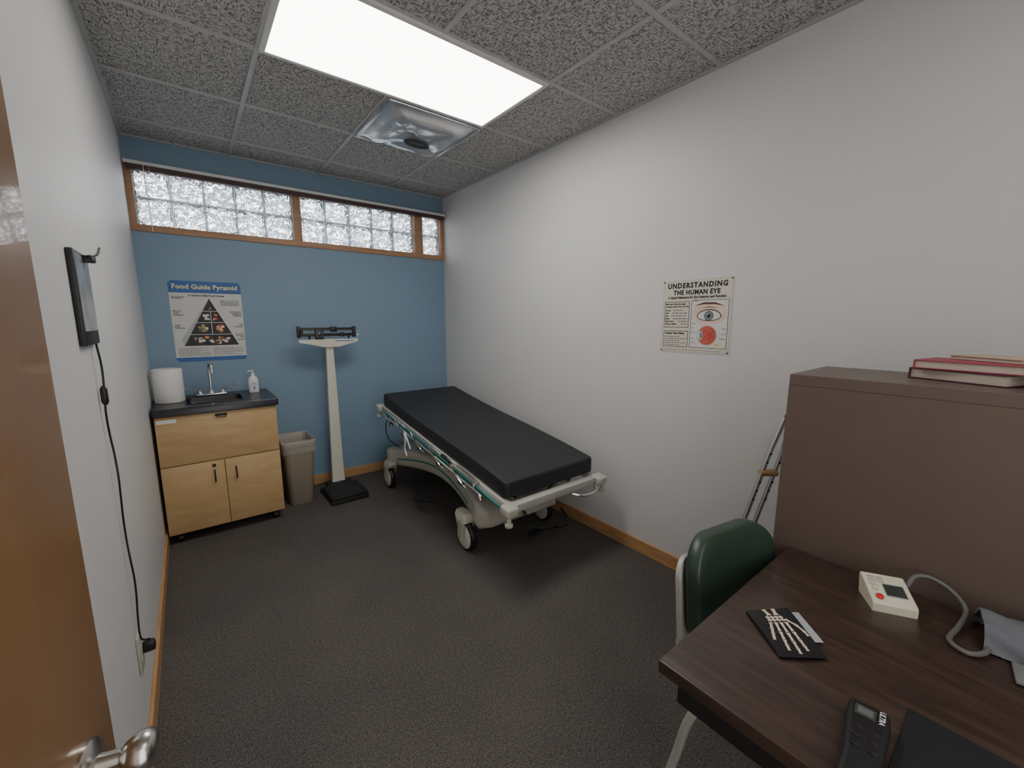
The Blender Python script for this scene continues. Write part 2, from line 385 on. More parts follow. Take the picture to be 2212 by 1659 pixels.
for sx in (-1,1):
    for yy in (-.912,.89):
        bm=bmesh.new(); z=zf(yy); yo=yy-.018 if yy<0 else yy+.012
        box(bm,(sx*.358,yy,z+.002),(.080,.08,.056),.014,0,RX,3)
        cyl(bm,(sx*.376,yo,z-.062),(sx*.376,yo,z-.024),.013,.013,16,0)
        lathe(bm,(sx*.376,yo,z-.058),(0,0,-1),[(0,.018),(.004,.022),(.018,.022),(.022,.016)],20,0)
        finish(bm,'corner_bumper','cream',th)
for s in (-1,1):
    bm=bmesh.new(); box(bm,(s*.369,-.01,zf(0)-.012),(.010,1.72,.014),.003,0,RX); finish(bm,'teal_bumper_strip','teal',th)
for s in (-1,1):
    bm=bmesh.new(); xr=s*.388
    P=lambda y,dz,dx=0:(xr+s*dx,y,zf(y)+dz)
    tube(bm,[P(-.62,.004),P(-.60,.022),P(-.55,.034),P(.5,.034),P(.66,.030),P(.72,.01),P(.74,-.02)],.0095,10,0,4)
    tube(bm,[P(-.70,-.035,.012),P(-.68,-.012,.012),P(-.60,-.004,.012),P(.40,.0,.012),P(.62,-.004,.012)],.0085,10,0,4)
    for yy in (-.5,-.22,.06,.34,.6):
        tube(bm,[P(yy+.20,.034,.0),P(yy+.10,.012,.016),P(yy,-.022,.018),P(yy-.03,-.045,.004)],.0065,8,0,4)
    tube(bm,[P(-.60,.02),P(-.66,.045,.0),P(-.52,.055,.004),P(-.35,.052,.004),P(-.22,.034,.0)],.0065,8,0,5)
    sr=finish(bm,'side_rail','chrome',th)
    for yy in (-.48,-.2,.08,.36,.6):
        bm=bmesh.new(); box(bm,P(yy,-.03,.006),(.026,.05,.03),.006,0,RX); finish(bm,'rail_bracket','blk',sr)
    bm=bmesh.new(); box(bm,P(-.30,.045,.006),(.022,.12,.018),.006,0,RX); finish(bm,'rail_grip','blk',sr)
    if s<0:
        bm=bmesh.new(); box(bm,P(.35,.036,.011),(.002,.05,.014),0,0,RX); finish(bm,'rail_sticker','white',sr)
        bm=bmesh.new(); box(bm,P(.42,.036,.011),(.002,.03,.014),0,0,RX); finish(bm,'rail_sticker','white',sr)
bm=bmesh.new(); hp=[]
for i in range(33):
    y=-.58+i*(1.56)/32; u=(y-.205)/.78
    a=abs(u); w=.19+.155*(min(a,.85)**2.0)
    if a>.85: w+=.02*math.sin((a-.85)/.15*math.pi*.5)
    z1=.385-.055*a*a; z0=.250-.085*a**1.6
    if a>.93: f=(a-.93)/.07; w-=.05*f*f; z1-=.05*f*f; z0+=.02*f*f
    hp.append((y,w,z0,z1,.035))
loft(bm,[[Vector((x,y,z)) for x,z in rr(0,(z0+z1)/2,w*2,z1-z0,min(r,(z1-z0)/2*.98,w*.9),6)] for y,w,z0,z1,r in hp]); finish(bm,'base_cover','cream',th,angle=70)
for s in (-1,1):
    bm=bmesh.new(); tube(bm,[(s*(w+.002),y,(z0+z1)/2+.014*math.sin(y*5)) for y,w,z0,z1,r in hp[5:-4]],.006,6)
    finish(bm,'base_trim_stripe','teal',th)
for yy in (-.12,.56):
    bm=bmesh.new(); z1=zf(yy)-.02
    lathe(bm,(0,yy,.33),(0,0,1),[(0,.085),(.04,.08),(.06,.055),(.12,.055),(.12,.04),(max(z1-.33,.13),.04)],24)
    box(bm,(0,yy,z1-.012),(.40,.12,.03),.006); finish(bm,'lift_column','dgrey',th)
for yy in (-.45,-.12,.56):
    bm=bmesh.new(); z=zf(yy)-.05; box(bm,(0,yy,z),(.66,.045,.035),.005); finish(bm,'cross_member','steel',th)
for s in (-1,1):
    bm=bmesh.new(); tube(bm,[(s*.22,-.8,zf(-.8)-.03),(s*.20,-.5,zf(-.5)-.07),(s*.16,0,zf(0)-.09)],.014,10,0,5); finish(bm,'lift_arm','steel',th)
bm=bmesh.new()
box(bm,(.12,-.60,.28),(.26,.10,.12),.02,0,None,3); box(bm,(.20,-.64,.33),(.10,.08,.10),.02); 
finish(bm,'pump_housing','cream',th)
bm=bmesh.new()
tube(bm,[(-.02,-.64,.16),(.10,-.70,.12),(.30,-.70,.12),(.34,-.6,.15)],.009,8,0,5); box(bm,(.02,-.69,.115),(.09,.05,.016),.005); box(bm,(.22,-.72,.115),(.09,.05,.016),.005); finish(bm,'foot_pedal','blk',th)
bm=bmesh.new(); tube(bm,[(-.30,.1,.13),(-.32,.25,.10),(-.30,.45,.13)],.009,8,0,5); box(bm,(-.33,.25,.10),(.05,.10,.014),.005); finish(bm,'foot_pedal','blk',th)
bm=bmesh.new(); box(bm,(0,.2,.22),(.2,1.0,.07),.02); finish(bm,'chassis','blkm',th)
bm=bmesh.new(); tube(bm,[(.10,-.93,zf(-.93)-.02),(.16,-.97,zf(-.95)-.03),(.26,-.97,zf(-.95)-.03),(.30,-.93,zf(-.93)-.02)],.008,8,0,5); finish(bm,'push_handle','chrome',th)
bm=bmesh.new(); tube(bm,[(-.20,-.72,zf(-.7)-.11),(-.02,-.74,zf(-.7)-.13),(.16,-.72,zf(-.7)-.06)],.008,8,0,5)
tube(bm,[(-.26,-.86,zf(-.86)-.02),(-.16,-.8,zf(-.8)-.13),(-.12,-.6,.32)],.010,8,0,5)
finish(bm,'crank_handle','chrome',th)
for sx in (-1,1):
    for yy in (-.42,.86):
        xw=sx*.325
        bm=bmesh.new(); 
        lathe(bm,(xw-.022,yy,.098),(1,0,0),[(0,.082),(.004,.094),(.012,.098),(.032,.098),(.040,.094),(.044,.082)],36,0)
        w_=finish(bm,'caster_wheel','blk',th)
        bm=bmesh.new(); lathe(bm,(xw-.029,yy,.098),(1,0,0),[(0,.001),(.001,.04),(.004,.074),(.009,.084),(.049,.084),(.054,.074),(.057,.04),(.058,.001)],36,0)
        finish(bm,'wheel_cover','lcream',w_)
        bm=bmesh.new()
        yo=.035 if yy<0 else -.035
        loft(bm,[[Vector((x,y,z)) for x,y in rr(xw,yy+oy,wd,dp,.02,4)] for z,wd,dp,oy in ((.195,.085,.11,yo*.5),(.225,.080,.13,yo*.8),(.25,.06,.11,yo))])
        for q in (-1,1): 
            loft(bm,[[Vector((x,y,z)) for x,y in rr(xw+q*.037,yy+oy,.012,dp,.005,2)] for z,dp,oy in ((.085,.03,0),(.13,.05,yo*.2),(.20,.10,yo*.5))])
        finish(bm,'caster_fork','cream',th)
bm=bmesh.new(); tube(bm,[(-.41,.30,zf(.3)+.01),(-.415,.28,zf(.3)-.06),(-.412,.30,zf(.3)-.12),(-.415,.26,zf(.3)-.17)],.007,6,0,5); tube(bm,[(-.41,.30,zf(.3)+.0),(-.42,.24,zf(.3)-.03),(-.412,.20,zf(.3)-.10)],.006,6,0,5); finish(bm,'tie_strap','white',th)
bm=bmesh.new(); tube(bm,[(-.33,.80,zf(.8)-.02),(-.34,.86,.55),(-.30,.90,.42),(-.22,.86,.34)],.004,6,0,6); finish(bm,'power_cable','blk',th)
# ------------------------------------------------------------------ sink cabinet
X0,X1,Y0,Y1=.016,.69,1.0,1.525
th=thing('sink_cabinet',((X0+X1)/2,(Y0+Y1)/2,0),'light maple portable sink cabinet with black worktop on casters','sink cabinet')
hw=(X1-X0)/2; hd=(Y1-Y0)/2
bm=bmesh.new(); b2(bm,(-hw+.002,-hd+.018,.065),(hw-.004,hd,.862),.002); bd=finish(bm,'body','maple',th)
bm=bmesh.new(); b2(bm,(-hw+.003,-hd,.535),(hw-.005,-hd+.017,.855),.002); dr=finish(bm,'front_panel','maple',th)
bm=bmesh.new(); b2(bm,(-.035+.01,-hd-.012,.832),(.03+.01,-hd,.847),.003); tube(bm,[(-.018,-hd-.012,.832),(-.016,-hd-.015,.822),(.034,-hd-.015,.822),(.036,-hd-.012,.832)],.0025,6); finish(bm,'pull_latch','blk',dr)
bm=bmesh.new(); b2(bm,(-hw+.012,-hd-.0015,.815),(-hw+.11,-hd,.84)); finish(bm,'paper_label','pwhite',dr)
for s in (-1,1):
    bm=bmesh.new()
    if s<0: b2(bm,(-hw+.003,-hd,.075),(-.002,-hd+.017,.528),.002)
    else: b2(bm,(.002,-hd,.075),(hw-.005,-hd+.017,.528),.002)
    dd=finish(bm,'door','maple',th)
    bm=bmesh.new(); xx=s*.06; tube(bm,[(xx,-hd,.385),(xx,-hd-.022,.39),(xx,-hd-.025,.42),(xx,-hd-.022,.46),(xx,-hd,.465)],.0045,8,0,4); finish(bm,'handle','blk',dd)
    if s<0:
        bm=bmesh.new(); lathe(bm,(-.06,-hd,.497),(0,-1,0),[(0,.011),(.004,.011),(.005,.001)],16); finish(bm,'lock','blk',dd)
for sx in (-1,1):
    for sy in (-1,1):
        bm=bmesh.new(); cx,cy=sx*(hw-.06),sy*(hd-.06)
        cyl(bm,(cx-.012,cy,.026),(cx+.012,cy,.026),.026,.026,20); box(bm,(cx,cy,.052),(.04,.04,.028),.004); finish(bm,'caster','blk',th)
bx0,bx1,by0,by1=.185-(X0+X1)/2,.505-(X0+X1)/2,1.10-(Y0+Y1)/2,1.36-(Y0+Y1)/2
bm=bmesh.new(); wz0,wz1=.864,.910; ox0,ox1,oy0,oy1=-hw-.005,hw+.012,-hd-.018,hd+.012
outer=[(x,y) for x,y in rr((ox0+ox1)/2,(oy0+oy1)/2,ox1-ox0,oy1-oy0,.012,4)]
inner=[(x,y) for x,y in rr((bx0+bx1)/2,(by0+by1)/2,bx1-bx0,by1-by0,.03,4)]
loft(bm,[[Vector((x,y,wz0)) for x,y in inner],[Vector((x,y,wz0)) for x,y in outer],[Vector((x,y,wz1-.004)) for x,y in outer],[Vector(((x-(ox0+ox1)/2)*.993+(ox0+ox1)/2,(y-(oy0+oy1)/2)*.99+(oy0+oy1)/2,wz1)) for x,y in outer],[Vector((x,y,wz1)) for x,y in inner],[Vector((x,y,wz0)) for x,y in inner]],0,False,False)
bmesh.ops.remove_doubles(bm,verts=bm.verts,dist=1e-5)
finish(bm,'worktop','top',th)
bm=bmesh.new()
q=lambda i,z:[Vector((x,y,z)) for x,y in rr((bx0+bx1)/2,(by0+by1)/2,bx1-bx0-i,by1-by0-i,.03,4)]
loft(bm,[q(-.012,wz1+.001),q(-.008,wz1+.004),q(.004,wz1+.003),q(.01,wz1-.03),q(.03,wz1-.045)],0,False,True); finish(bm,'basin','basin',th)
fx,fy=.335-(X0+X1)/2,1.43-(Y0+Y1)/2
bm=bmesh.new(); box(bm,(fx,fy,wz1+.008),(.19,.05,.016),.007,0,None,3)
lathe(bm,(fx,fy,wz1+.014),(0,0,1),[(0,.02),(.02,.016),(.03,.012)],20)
tube(bm,[(fx,fy,wz1+.03),(fx,fy,wz1+.2),(fx,fy-.02,wz1+.235),(fx+.006,fy-.055,wz1+.248),(fx+.01,fy-.095,wz1+.235),(fx+.012,fy-.11,wz1+.20),(fx+.012,fy-.112,wz1+.175)],.0095,12,0,8)
fa=finish(bm,'faucet','chrome',th)
for s in (-1,1):
    bm=bmesh.new(); hx=fx+s*.07
    lathe(bm,(hx,fy,wz1+.012),(0,0,1),[(0,.02),(.012,.018),(.02,.012),(.034,.012),(.038,.008)],20)
    loft(bm,[[Vector((hx+s*a,fy-b_-w2,z)),Vector((hx+s*a,fy-b_+w2,z)),Vector((hx+s*a,fy-b_+w2,z+.012)),Vector((hx+s*a,fy-b_-w2,z+.012))] for a,b_,z,w2 in ((-.010,.0,wz1+.038,.012),(.022,.016,wz1+.043,.013),(.052,.036,wz1+.050,.012),(.082,.052,wz1+.070,.018),(.102,.060,wz1+.098,.017))])
    finish(bm,'faucet_handle','chrome',fa)
bm=bmesh.new(); R_,r_,h_=.082,.02,.225
lathe(bm,(0,0,0),(0,0,1),[(.0,r_),(0,R_-.003),(.004,R_),(h_-.004,R_),(h_,R_-.003),(h_,r_),(.001,r_)],40)
o=finish(bm,'paper_towel_roll','paper',None,loc=(.100,1.28,.9115)); tag(o,'white roll of paper towels standing on the black sink worktop','paper towel')
th=thing('soap_dispenser',(.598,1.37,.9105),'clear white pump bottle of hand sanitizer on the sink worktop','soap bottle',rot=.1)
bm=bmesh.new(); loft(bm,[[Vector((x,y,z)) for x,y in rr(0,0,w,d,min(w,d)*.45,5)] for z,w,d in ((0,.06,.042),(.004,.068,.048),(.10,.068,.048),(.118,.05,.04),(.128,.026,.026),(.135,.026,.026))]); bt=finish(bm,'bottle','white',th)
bm=bmesh.new(); F=Flat(bm,(0,-.0245,0),(1,0,0),(0,0,1)); F.rect(-.024,.025,.024,.092,1,0); F.text('Hand',-.0,.068,.013,2,1,'CENTER',.0003); F.text('Sanitizer',0,.054,.010,2,1,'CENTER',.0002); F.ell(0,.037,.008,.008,2,1); finish(bm,'label','pwhite pblue'.split(),bt,smooth=False)
bm=bmesh.new(); lathe(bm,(0,0,.134),(0,0,1),[(0,.015),(.014,.015),(.016,.006),(.03,.005),(.03,.010),(.036,.010),(.038,.002)],20); tube(bm,[(0,0,.166),(-.02,-.006,.168),(-.034,-.01,.162)],.0045,8,0,4); finish(bm,'pump','white',th)
# ------------------------------------------------------------------ trash can
th=thing('trash_can',(.842,1.31,0),'tapered taupe plastic wastebasket with clear liner beside the sink cabinet','trash can')
bm=bmesh.new()
def tr(w,d,z,r=.04): return [Vector((x,y,z)) for x,y in rr(0,0,w,d,r,5)]
loft(bm,[tr(.170,.25,0),tr(.177,.258,.006),tr(.219,.32,.47),tr(.221,.322,.48),tr(.236,.337,.483),tr(.242,.343,.515),tr(.232,.333,.52),tr(.226,.325,.515),tr(.212,.31,.47),tr(.17,.25,.02)],0,True,True); finish(bm,'bin','tan',th)
bm=bmesh.new(); rings=[]
for w,d,z,am in ((.247,.348,.43,.004),(.250,.352,.46,.004),(.252,.353,.50,.002),(.248,.349,.525,.002),(.23,.33,.53,.002),(.21,.31,.50,.008),(.18,.28,.44,.015),(.12,.2,.40,.02)):
    R=[Vector((x,y,z)) for x,y in rr(0,0,w,d,.04,12)]
    for i,v in enumerate(R):
        a=math.atan2(v.y,v.x); k_=random.uniform(-am,am); v.x+=math.cos(a)*k_; v.y+=math.sin(a)*k_; v.z+=random.uniform(-am,am)
    rings.append(R)
loft(bm,rings,0,False,False); finish(bm,'liner_bag','bag',th,angle=180)
# ------------------------------------------------------------------ scale
th=thing('physician_scale',(1.16,1.17,0),'cream upright balance beam medical scale with black platform near blue wall','scale')
bm=bmesh.new(); b2(bm,(-.15,-.19,.0),(.145,.18,.035),.006); b2(bm,(-.145,-.185,.034),(.14,.12,.062),.008); b2(bm,(-.10,.10,.03),(.10,.21,.07),.01); pl=finish(bm,'platform','blkm',th)
bm=bmesh.new(); b2(bm,(-.13,-.17,.0605),(.125,.09,.064),.001)
for i in range(11): b2(bm,(-.12+i*.0222-.006+.01,-.165,.0635),(-.12+i*.0222+.006+.01,.085,.0665),.001)
finish(bm,'tread_mat','tread',pl)
bm=bmesh.new(); loft(bm,[[Vector((x,y,z)) for x,y in rr(0,.175+oy,w,d,.008,3)] for z,w,d,oy in ((.065,.108,.06,0),(.10,.102,.05,0),(1.22,.060,.035,0),(1.25,.058,.035,0))]); finish(bm,'column','lcream',th)
bm=bmesh.new()
yb=.165
F=[(-.235,1.305),(.225,1.305),(.225,1.283),(.15,1.262),(.07,1.240),(-.05,1.240),(-.13,1.262),(-.235,1.283)]
loft(bm,[[Vector((x,yb-.03,z)) for x,z in F],[Vector((x,yb+.03,z)) for x,z in F]]); hd_=finish(bm,'beam_tray','lcream',th,smooth=False)
bm=bmesh.new(); b2(bm,(.04,yb-.0315,1.287),(.19,yb-.03,1.293)); finish(bm,'name_stripe','pblue',hd_)
bm=bmesh.new()
b2(bm,(-.235,yb-.016,1.372),(.20,yb-.008,1.400),.001); b2(bm,(-.235,yb-.022,1.330),(.20,yb-.014,1.354),.001)
b2(bm,(-.242,yb-.03,1.320),(-.218,yb+.0,1.410),.003); b2(bm,(.188,yb-.03,1.320),(.212,yb,1.410),.003)
tube(bm,[(-.15,yb,1.30),(-.15,yb,1.34)],.008,8); tube(bm,[(.16,yb,1.30),(.16,yb,1.34)],.008,8)
be=finish(bm,'balance_beam','blk',th)
for k_ in range(4):
    bm=bmesh.new()
    if k_==0: box(bm,(-.08,yb-.024,1.347),(.064,.03,.082),.006)
    if k_==1: box(bm,(.035,yb-.02,1.386),(.05,.028,.044),.005)
    if k_==2: cyl(bm,(-.215,yb-.03,1.35),(-.215,yb-.03,1.385),.014,.014,14)
    if k_==3: box(bm,(.10,yb-.02,1.343),(.036,.024,.034),.004)
    finish(bm,'poise_weight','blk',be)
bm=bmesh.new(); b2(bm,(-.21,yb-.0166,1.3765),(.19,yb-.016,1.3775))
for i in range(28): b2(bm,(-.21+i*.0145,yb-.0168,1.3765),(-.2092+i*.0145,yb-.016,1.386))
F=Flat(bm,(-.08,yb-.0392,1.345),(1,0,0),(0,0,1)); F.outline(-.02,-.022,.02,.022,.0012,1,0); F.poly([(-.006,.012),(.006,.012),(0,-.002)],1,0)
finish(bm,'graduation_marks','pwhite',be,smooth=False)
bm=bmesh.new(); tube(bm,[(.205,yb-.015,1.395),(.235,yb-.015,1.39),(.238,yb-.015,1.34),(.205,yb-.015,1.335)],.004,8,0,5); finish(bm,'beam_loop','chrome',be)
# ------------------------------------------------------------------ filing cabinet
CX0,CX1,CY0,CY1,CH=1.706,2.058,-2.58,-1.852,1.295
th=thing('filing_cabinet',((CX0+CX1)/2,(CY0+CY1)/2,0),'tall brown painted steel filing cabinet beside the walnut desk','filing cabinet')
a_,b_=(CX1-CX0)/2,(CY1-CY0)/2
bm=bmesh.new(); b2(bm,(-a_,-b_,0),(a_,b_,CH-.0342)); b2(bm,(-a_,-b_,CH-.0335),(a_,b_,CH),.0018); b2(bm,(-a_+.0012,-b_+.0012,CH-.036),(a_-.0012,b_-.0012,CH-.032)); finish(bm,'body','cab',th,smooth=False)
for i in range(4):
    bm=bmesh.new(); z=.06+i*.30; b2(bm,(-a_+.015,-b_-.016,z),(a_-.015,-b_+.004,z+.29),.003); d_=finish(bm,'drawer','cab',th)
    bm=bmesh.new(); tube(bm,[(-.05,-b_-.014,z+.19),(-.045,-b_-.035,z+.19),(.045,-b_-.035,z+.19),(.05,-b_-.014,z+.19)],.005,8); finish(bm,'handle','chrome',d_)
def book(name,loc,rot,L_,D_,T_,cm,label):
    th=thing(name,loc,label,'book',rot=rot,group='books stacked on the filing cabinet')
    bm=bmesh.new(); c=.003
    b2(bm,(0,0,0),(L_,D_,c),.001); b2(bm,(0,0,T_-c),(L_,D_,T_),.001); b2(bm,(0,D_-.004,0),(L_,D_,T_),.0015); finish(bm,'cover',cm,th)
    bm=bmesh.new(); b2(bm,(.004,.004,c),(L_-.004,D_-.004,T_-c)); finish(bm,'pages','pages',th,smooth=False)
book('book',(1.805,-2.285,CH+.0008),math.radians(-22),.15,.205,.030,'bookp','thick plum cloth hardback book at the bottom of a stack')
book('book',(1.80,-2.36,CH+.0315),math.radians(-12),.15,.26,.024,'bookr','crimson hardback book in the middle of a stack')
book('book',(1.86,-2.30,CH+.0562),math.radians(-34),.10,.16,.012,'bookc','thin cream paperback book on top of a stack')
# ------------------------------------------------------------------ desk
DX0,DX1,DY0,DY1,DH=.965,1.698,-3.05,-1.90,.740
th=thing('desk',((DX0+DX1)/2,(DY0+DY1)/2,0),'dark walnut laminate desk with black metal frame against filing cabinet','desk')
a_,b_=(DX1-DX0)/2,(DY1-DY0)/2
bm=bmesh.new(); b2(bm,(-a_,-b_,DH-.03),(a_,b_,DH),.003); finish(bm,'desktop','desk',th)
bm=bmesh.new(); b2(bm,(-a_+.03,-b_+.04,DH-.10),(a_-.03,b_-.03,DH-.031),.004); finish(bm,'apron','blkm',th)
for sx in (-1,1):
    for sy in (-1,.15):
        bm=bmesh.new(); cx,cy=sx*(a_-.10),sy*(b_-.10); b2(bm,(cx-.02,cy-.02,0),(cx+.02,cy+.02,DH-.10),.003); finish(bm,'leg','blkm',th)
# ------------------------------------------------------------------ chair
th=thing('office_chair',(1.452,-1.985,0),'vintage metal chair with dark green vinyl backrest pulled up to desk','chair',rot=math.radians(-10))
def pillow(bm,w,d,h,rc,c,bend,lean,crown,flat=False):
    prof=[(.02,d/2),(.6,d/2),(.93,d/2),(.975,d/2-.003),(1,d/2-.012),(1,-d/2+.014),(.985,-d/2+.005),(.955,-d/2),(.85,-d/2-crown*.35),(.6,-d/2-crown*.75),(.3,-d/2-crown*.95),(.02,-d/2-crown)]
    rings=[]
    for s_,y in prof:
        R=[]
        for x,z in rr(0,0,w*s_ if s_<.9 else w-(1-s_)*min(w,h),h*s_ if s_<.9 else h-(1-s_)*min(w,h),rc*s_,8):
            yy=y-bend*(2*x/w)**2+lean*z
            R.append(Vector((x,-z,-yy)) if flat else Vector((x,yy,z)))
        rings.append([p+Vector(c) for p in R])
    loft(bm,rings)
bm=bmesh.new(); pillow(bm,.375,.05,.33,.10,(0,.190,.665),.035,.10,.016); finish(bm,'backrest','green',th,angle=70)
bm=bmesh.new(); pillow(bm,.405,.012,.27,.05,(0,.222,.632),.035,.10,.0)
for s in (-1,1): tube(bm,[(s*.10,.238,.60),(s*.12,.235,.50),(s*.14,.21,.42),(s*.15,.10,.395)],.011,8,0,5)
finish(bm,'backrest_shell','greyc',th,angle=60)
bm=bmesh.new(); pillow(bm,.40,.06,.40,.08,(0,-.04,.435),0,0,.016,True); finish(bm,'seat','green',th,angle=60)
for s in (-1,1):
    bm=bmesh.new(); tube(bm,[(s*.15,.08,.40),(s*.185,.11,.36),(s*.19,.14,.28),(s*.185,.17,.15),(s*.19,.20,.012)],.013,10,0,6); finish(bm,'leg','greyc',th)
    bm=bmesh.new(); tube(bm,[(s*.15,-.16,.40),(s*.18,-.19,.36),(s*.185,-.20,.2),(s*.19,-.22,.012)],.013,10,0,6); finish(bm,'leg','greyc',th)
# ------------------------------------------------------------------ crutch
Fp=Vector((2.034,-1.512,.0)); dv=Vector((.27,-.160,1.0245)); 
th=thing('crutch',tuple(Fp),'adjustable aluminium underarm crutch leaning on the white wall','crutch')
def cp(z,l=0): return dv*(z/dv.z)+Vector((.788,-.616,0))*l
for s in (-1,1):
    bm=bmesh.new(); tube(bm,[cp(.30,s*.012),cp(.36,s*.022),cp(.5,s*.026),cp(.85,s*.028),cp(1.03,s*.018)],.0105,12); finish(bm,'upright','steel',th)
bm=bmesh.new(); tube(bm,[cp(.02),cp(.40)],.0115,12); finish(bm,'lower_tube','steel',th)
bm=bmesh.new(); tube(bm,[cp(.0),cp(.045)],.019,14); finish(bm,'rubber_tip','tread',th)
bm=bmesh.new(); tube(bm,[cp(.78,-.038),cp(.78,.038)],.016,14); finish(bm,'hand_grip','maple',th)
bm=bmesh.new(); tube(bm,[cp(1.03,-.008),cp(1.04,.002),cp(1.04,.035),cp(1.035,.05)],.016,14,0,5); finish(bm,'underarm_pad','hose',th)
for s in (-1,1):
    for z in (.66,.70,.74,.83,.87): 
        bm=bmesh.new(); p=cp(z,s*.0275); nrm=Vector((-.616,-.788,0)); cyl(bm,p+nrm*.008,p+nrm*.0125,.0045,.0045,10); finish(bm,'adjustment_button','blk',th)
# ------------------------------------------------------------------ desk items
Z=DH
th=thing('blood_pressure_monitor',(1.588,-2.158,Z),'cream digital blood pressure monitor with red button on walnut desk','blood pressure monitor',rot=math.atan2(-.86,.51))
bm=bmesh.new(); w,d=.045,.047
prof=[(-d,.0),(-d,.020),(-d*.9,.026),(d*.85,.054),(d,.050),(d*.8,.0)]
loft(bm,[[Vector((x,y*s_+0,z*(1 if s_==1 else .96))) for y,z in prof] for x,s_ in ((-w,.97),(-w+.003,1),(w-.003,1),(w,.97))]); mo=finish(bm,'housing','bpm',th,angle=30)
O=Vector((0,-d*.9,.026)); V_=(Vector((0,d*.85,.054))-O)
bm=bmesh.new(); F=Flat(bm,O,(1,0,0),V_,.0005); F.rect(-.010,.020,.034,.058,1,0); F.rect(-.008,.023,.032,.055,2,1); finish(bm,'display',['pgrey','lcd'],th,smooth=False)
bm=bmesh.new(); F=Flat(bm,O,(1,0,0),V_,.0005); F.lines(-.036,.060,.0,.080,3,1,0,.3); F.ell(-.028,.040,.007,.007,1,0); F.ell(-.028,.040,.0060,.0060,2,1); F.lines(-.038,.048,-.016,.057,2,1,0,.3); finish(bm,'printed_markings',['pgrey','bpm'],th,smooth=False)
bm=bmesh.new(); lathe(bm,O+Vector((-.027,.011,.006)),(0,-.3,1),[(0,.008),(.003,.008),(.0045,.006),(.005,.001)],20); finish(bm,'power_button','red',th)
th=thing('blood_pressure_cuff',(1.60,-2.38,Z),'blue-grey fabric pressure cuff with grey rubber hose lying on desk','blood pressure cuff')
o_=Vector((1.60,-2.38,Z)); P=[Vector(p)-o_ for p in ((1.648,-2.185,Z+.035),(1.668,-2.195,Z+.060),(1.680,-2.222,Z+.066),(1.680,-2.262,Z+.05),(1.665,-2.29,Z+.022),(1.60,-2.285,Z+.009),(1.525,-2.277,Z+.008),(1.50,-2.305,Z+.008),(1.53,-2.33,Z+.008),(1.58,-2.335,Z+.012))]
bm=bmesh.new(); tube(bm,P,.0055,10,0,8); finish(bm,'hose','hose',th)
bm=bmesh.new(); rings=[]
NA,NB=22,16
def cuffpt(i,j,off):
    a=math.pi*(1.08-1.16*i/(NA-1)); f=j/(NB-1)
    r=.055+.012*f+.004*math.sin(i*1.1+j*.7)-off
    return Vector((.012+r*1.15*math.cos(a),.065-.20*f+.012*math.cos(a),.004+max(0,r*.95*math.sin(a))+.003*NS.noise(Vector((i*.5,j*.5,0)))))
for off in (0,.006):
    g=[[bm.verts.new(cuffpt(i,j,off)) for j in range(NB)] for i in range(NA)]
    for i in range(NA-1):
        for j in range(NB-1): bm.faces.new((g[i][j],g[i+1][j],g[i+1][j+1],g[i][j+1]))
    if off==0: g0=g
for i in range(NA-1):
    for j in (0,NB-1): bm.faces.new((g0[i][j],g0[i+1][j],g[i+1][j],g[i][j]))
for j in range(NB-1):
    for i in (0,NA-1): bm.faces.new((g0[i][j],g0[i][j+1],g[i][j+1],g[i][j]))
finish(bm,'cuff','cuff',th,angle=60)
bm=bmesh.new(); box(bm,(-.085,-.06,.006),(.07,.14,.008),.003,0,Matrix.Rotation(.12,3,'Z')); finish(bm,'cuff_flap','pgrey',th)
# booklet
U_=Vector((.079,-.068,0)).normalized(); ang2=math.atan2(U_.y,U_.x)
th=thing('anatomy_booklet',(1.1705,-2.060,Z),'small dark folded booklet with hand skeleton cover on walnut desk','booklet',rot=ang2)
bm=bmesh.new(); BW,BH=.10,.142
def cz(x,y): return .006+.012*(x/BW)*((y/BH)**2)+.004*math.sin(y/BH*3)
def sheet(bm,x0,x1,y0,y1,zf_,mi,n=8,th_=.0006):
    g=[[bm.verts.new((x0+(x1-x0)*i/n,y0+(y1-y0)*j/n,zf_(x0+(x1-x0)*i/n,y0+(y1-y0)*j/n))) for j in range(n+1)] for i in range(n+1)]
    for i in range(n):
        for j in range(n): bm.faces.new((g[i][j],g[i+1][j],g[i+1][j+1],g[i][j+1])).material_index=mi
sheet(bm,0,BW,0,BH,cz,0); sheet(bm,0,BW,0,BH,lambda x,y:.0008,0)
n=8
for j in range(n):
    y=BH*j/n; y2=BH*(j+1)/n; bm.faces.new([bm.verts.new(p) for p in ((0,y,.0008),(0,y2,.0008),(0,y2,cz(0,y2)),(0,y,cz(0,y)))])
finish(bm,'cover','pblk',th)
bm=bmesh.new(); sheet(bm,.03,BW+.022,.045,BH-.006,lambda x,y:cz(min(x,BW),y)*.62,0); finish(bm,'inner_page','plgrey',th)
bm=bmesh.new()
def bone(p0,p1,w0,w1):
    a=Vector(p0);b3=Vector(p1);d_=(b3-a).normalized();n_=Vector((-d_.y,d_.x)); q=[]
    for f,w in ((0,w0*1.35),(.12,w0),(.5,(w0+w1)*.38),(.88,w1),(1,w1*1.3)):
        q.append((a+(b3-a)*f,w))
    L1=[p+n_*w for p,w in q]; L2=[p-n_*w for p,w in reversed(q)]
    bm.faces.new([bm.verts.new((p.x,p.y,cz(p.x,p.y)+.0009)) for p in L1+L2])
tips=[(.014,.044),(.030,.016),(.050,.008),(.070,.016)]
for i,tp in enumerate(tips):
    base=Vector((.034+.0115*i,.098)); tp=Vector(tp); prev=base
    for f in (.36,.64,.83,1):
        nx=base+(tp-base)*f; bone(prev+(nx-prev)*.04,nx-(nx-prev)*.04,.0036,.0031); prev=nx
prev=Vector((.072,.106))
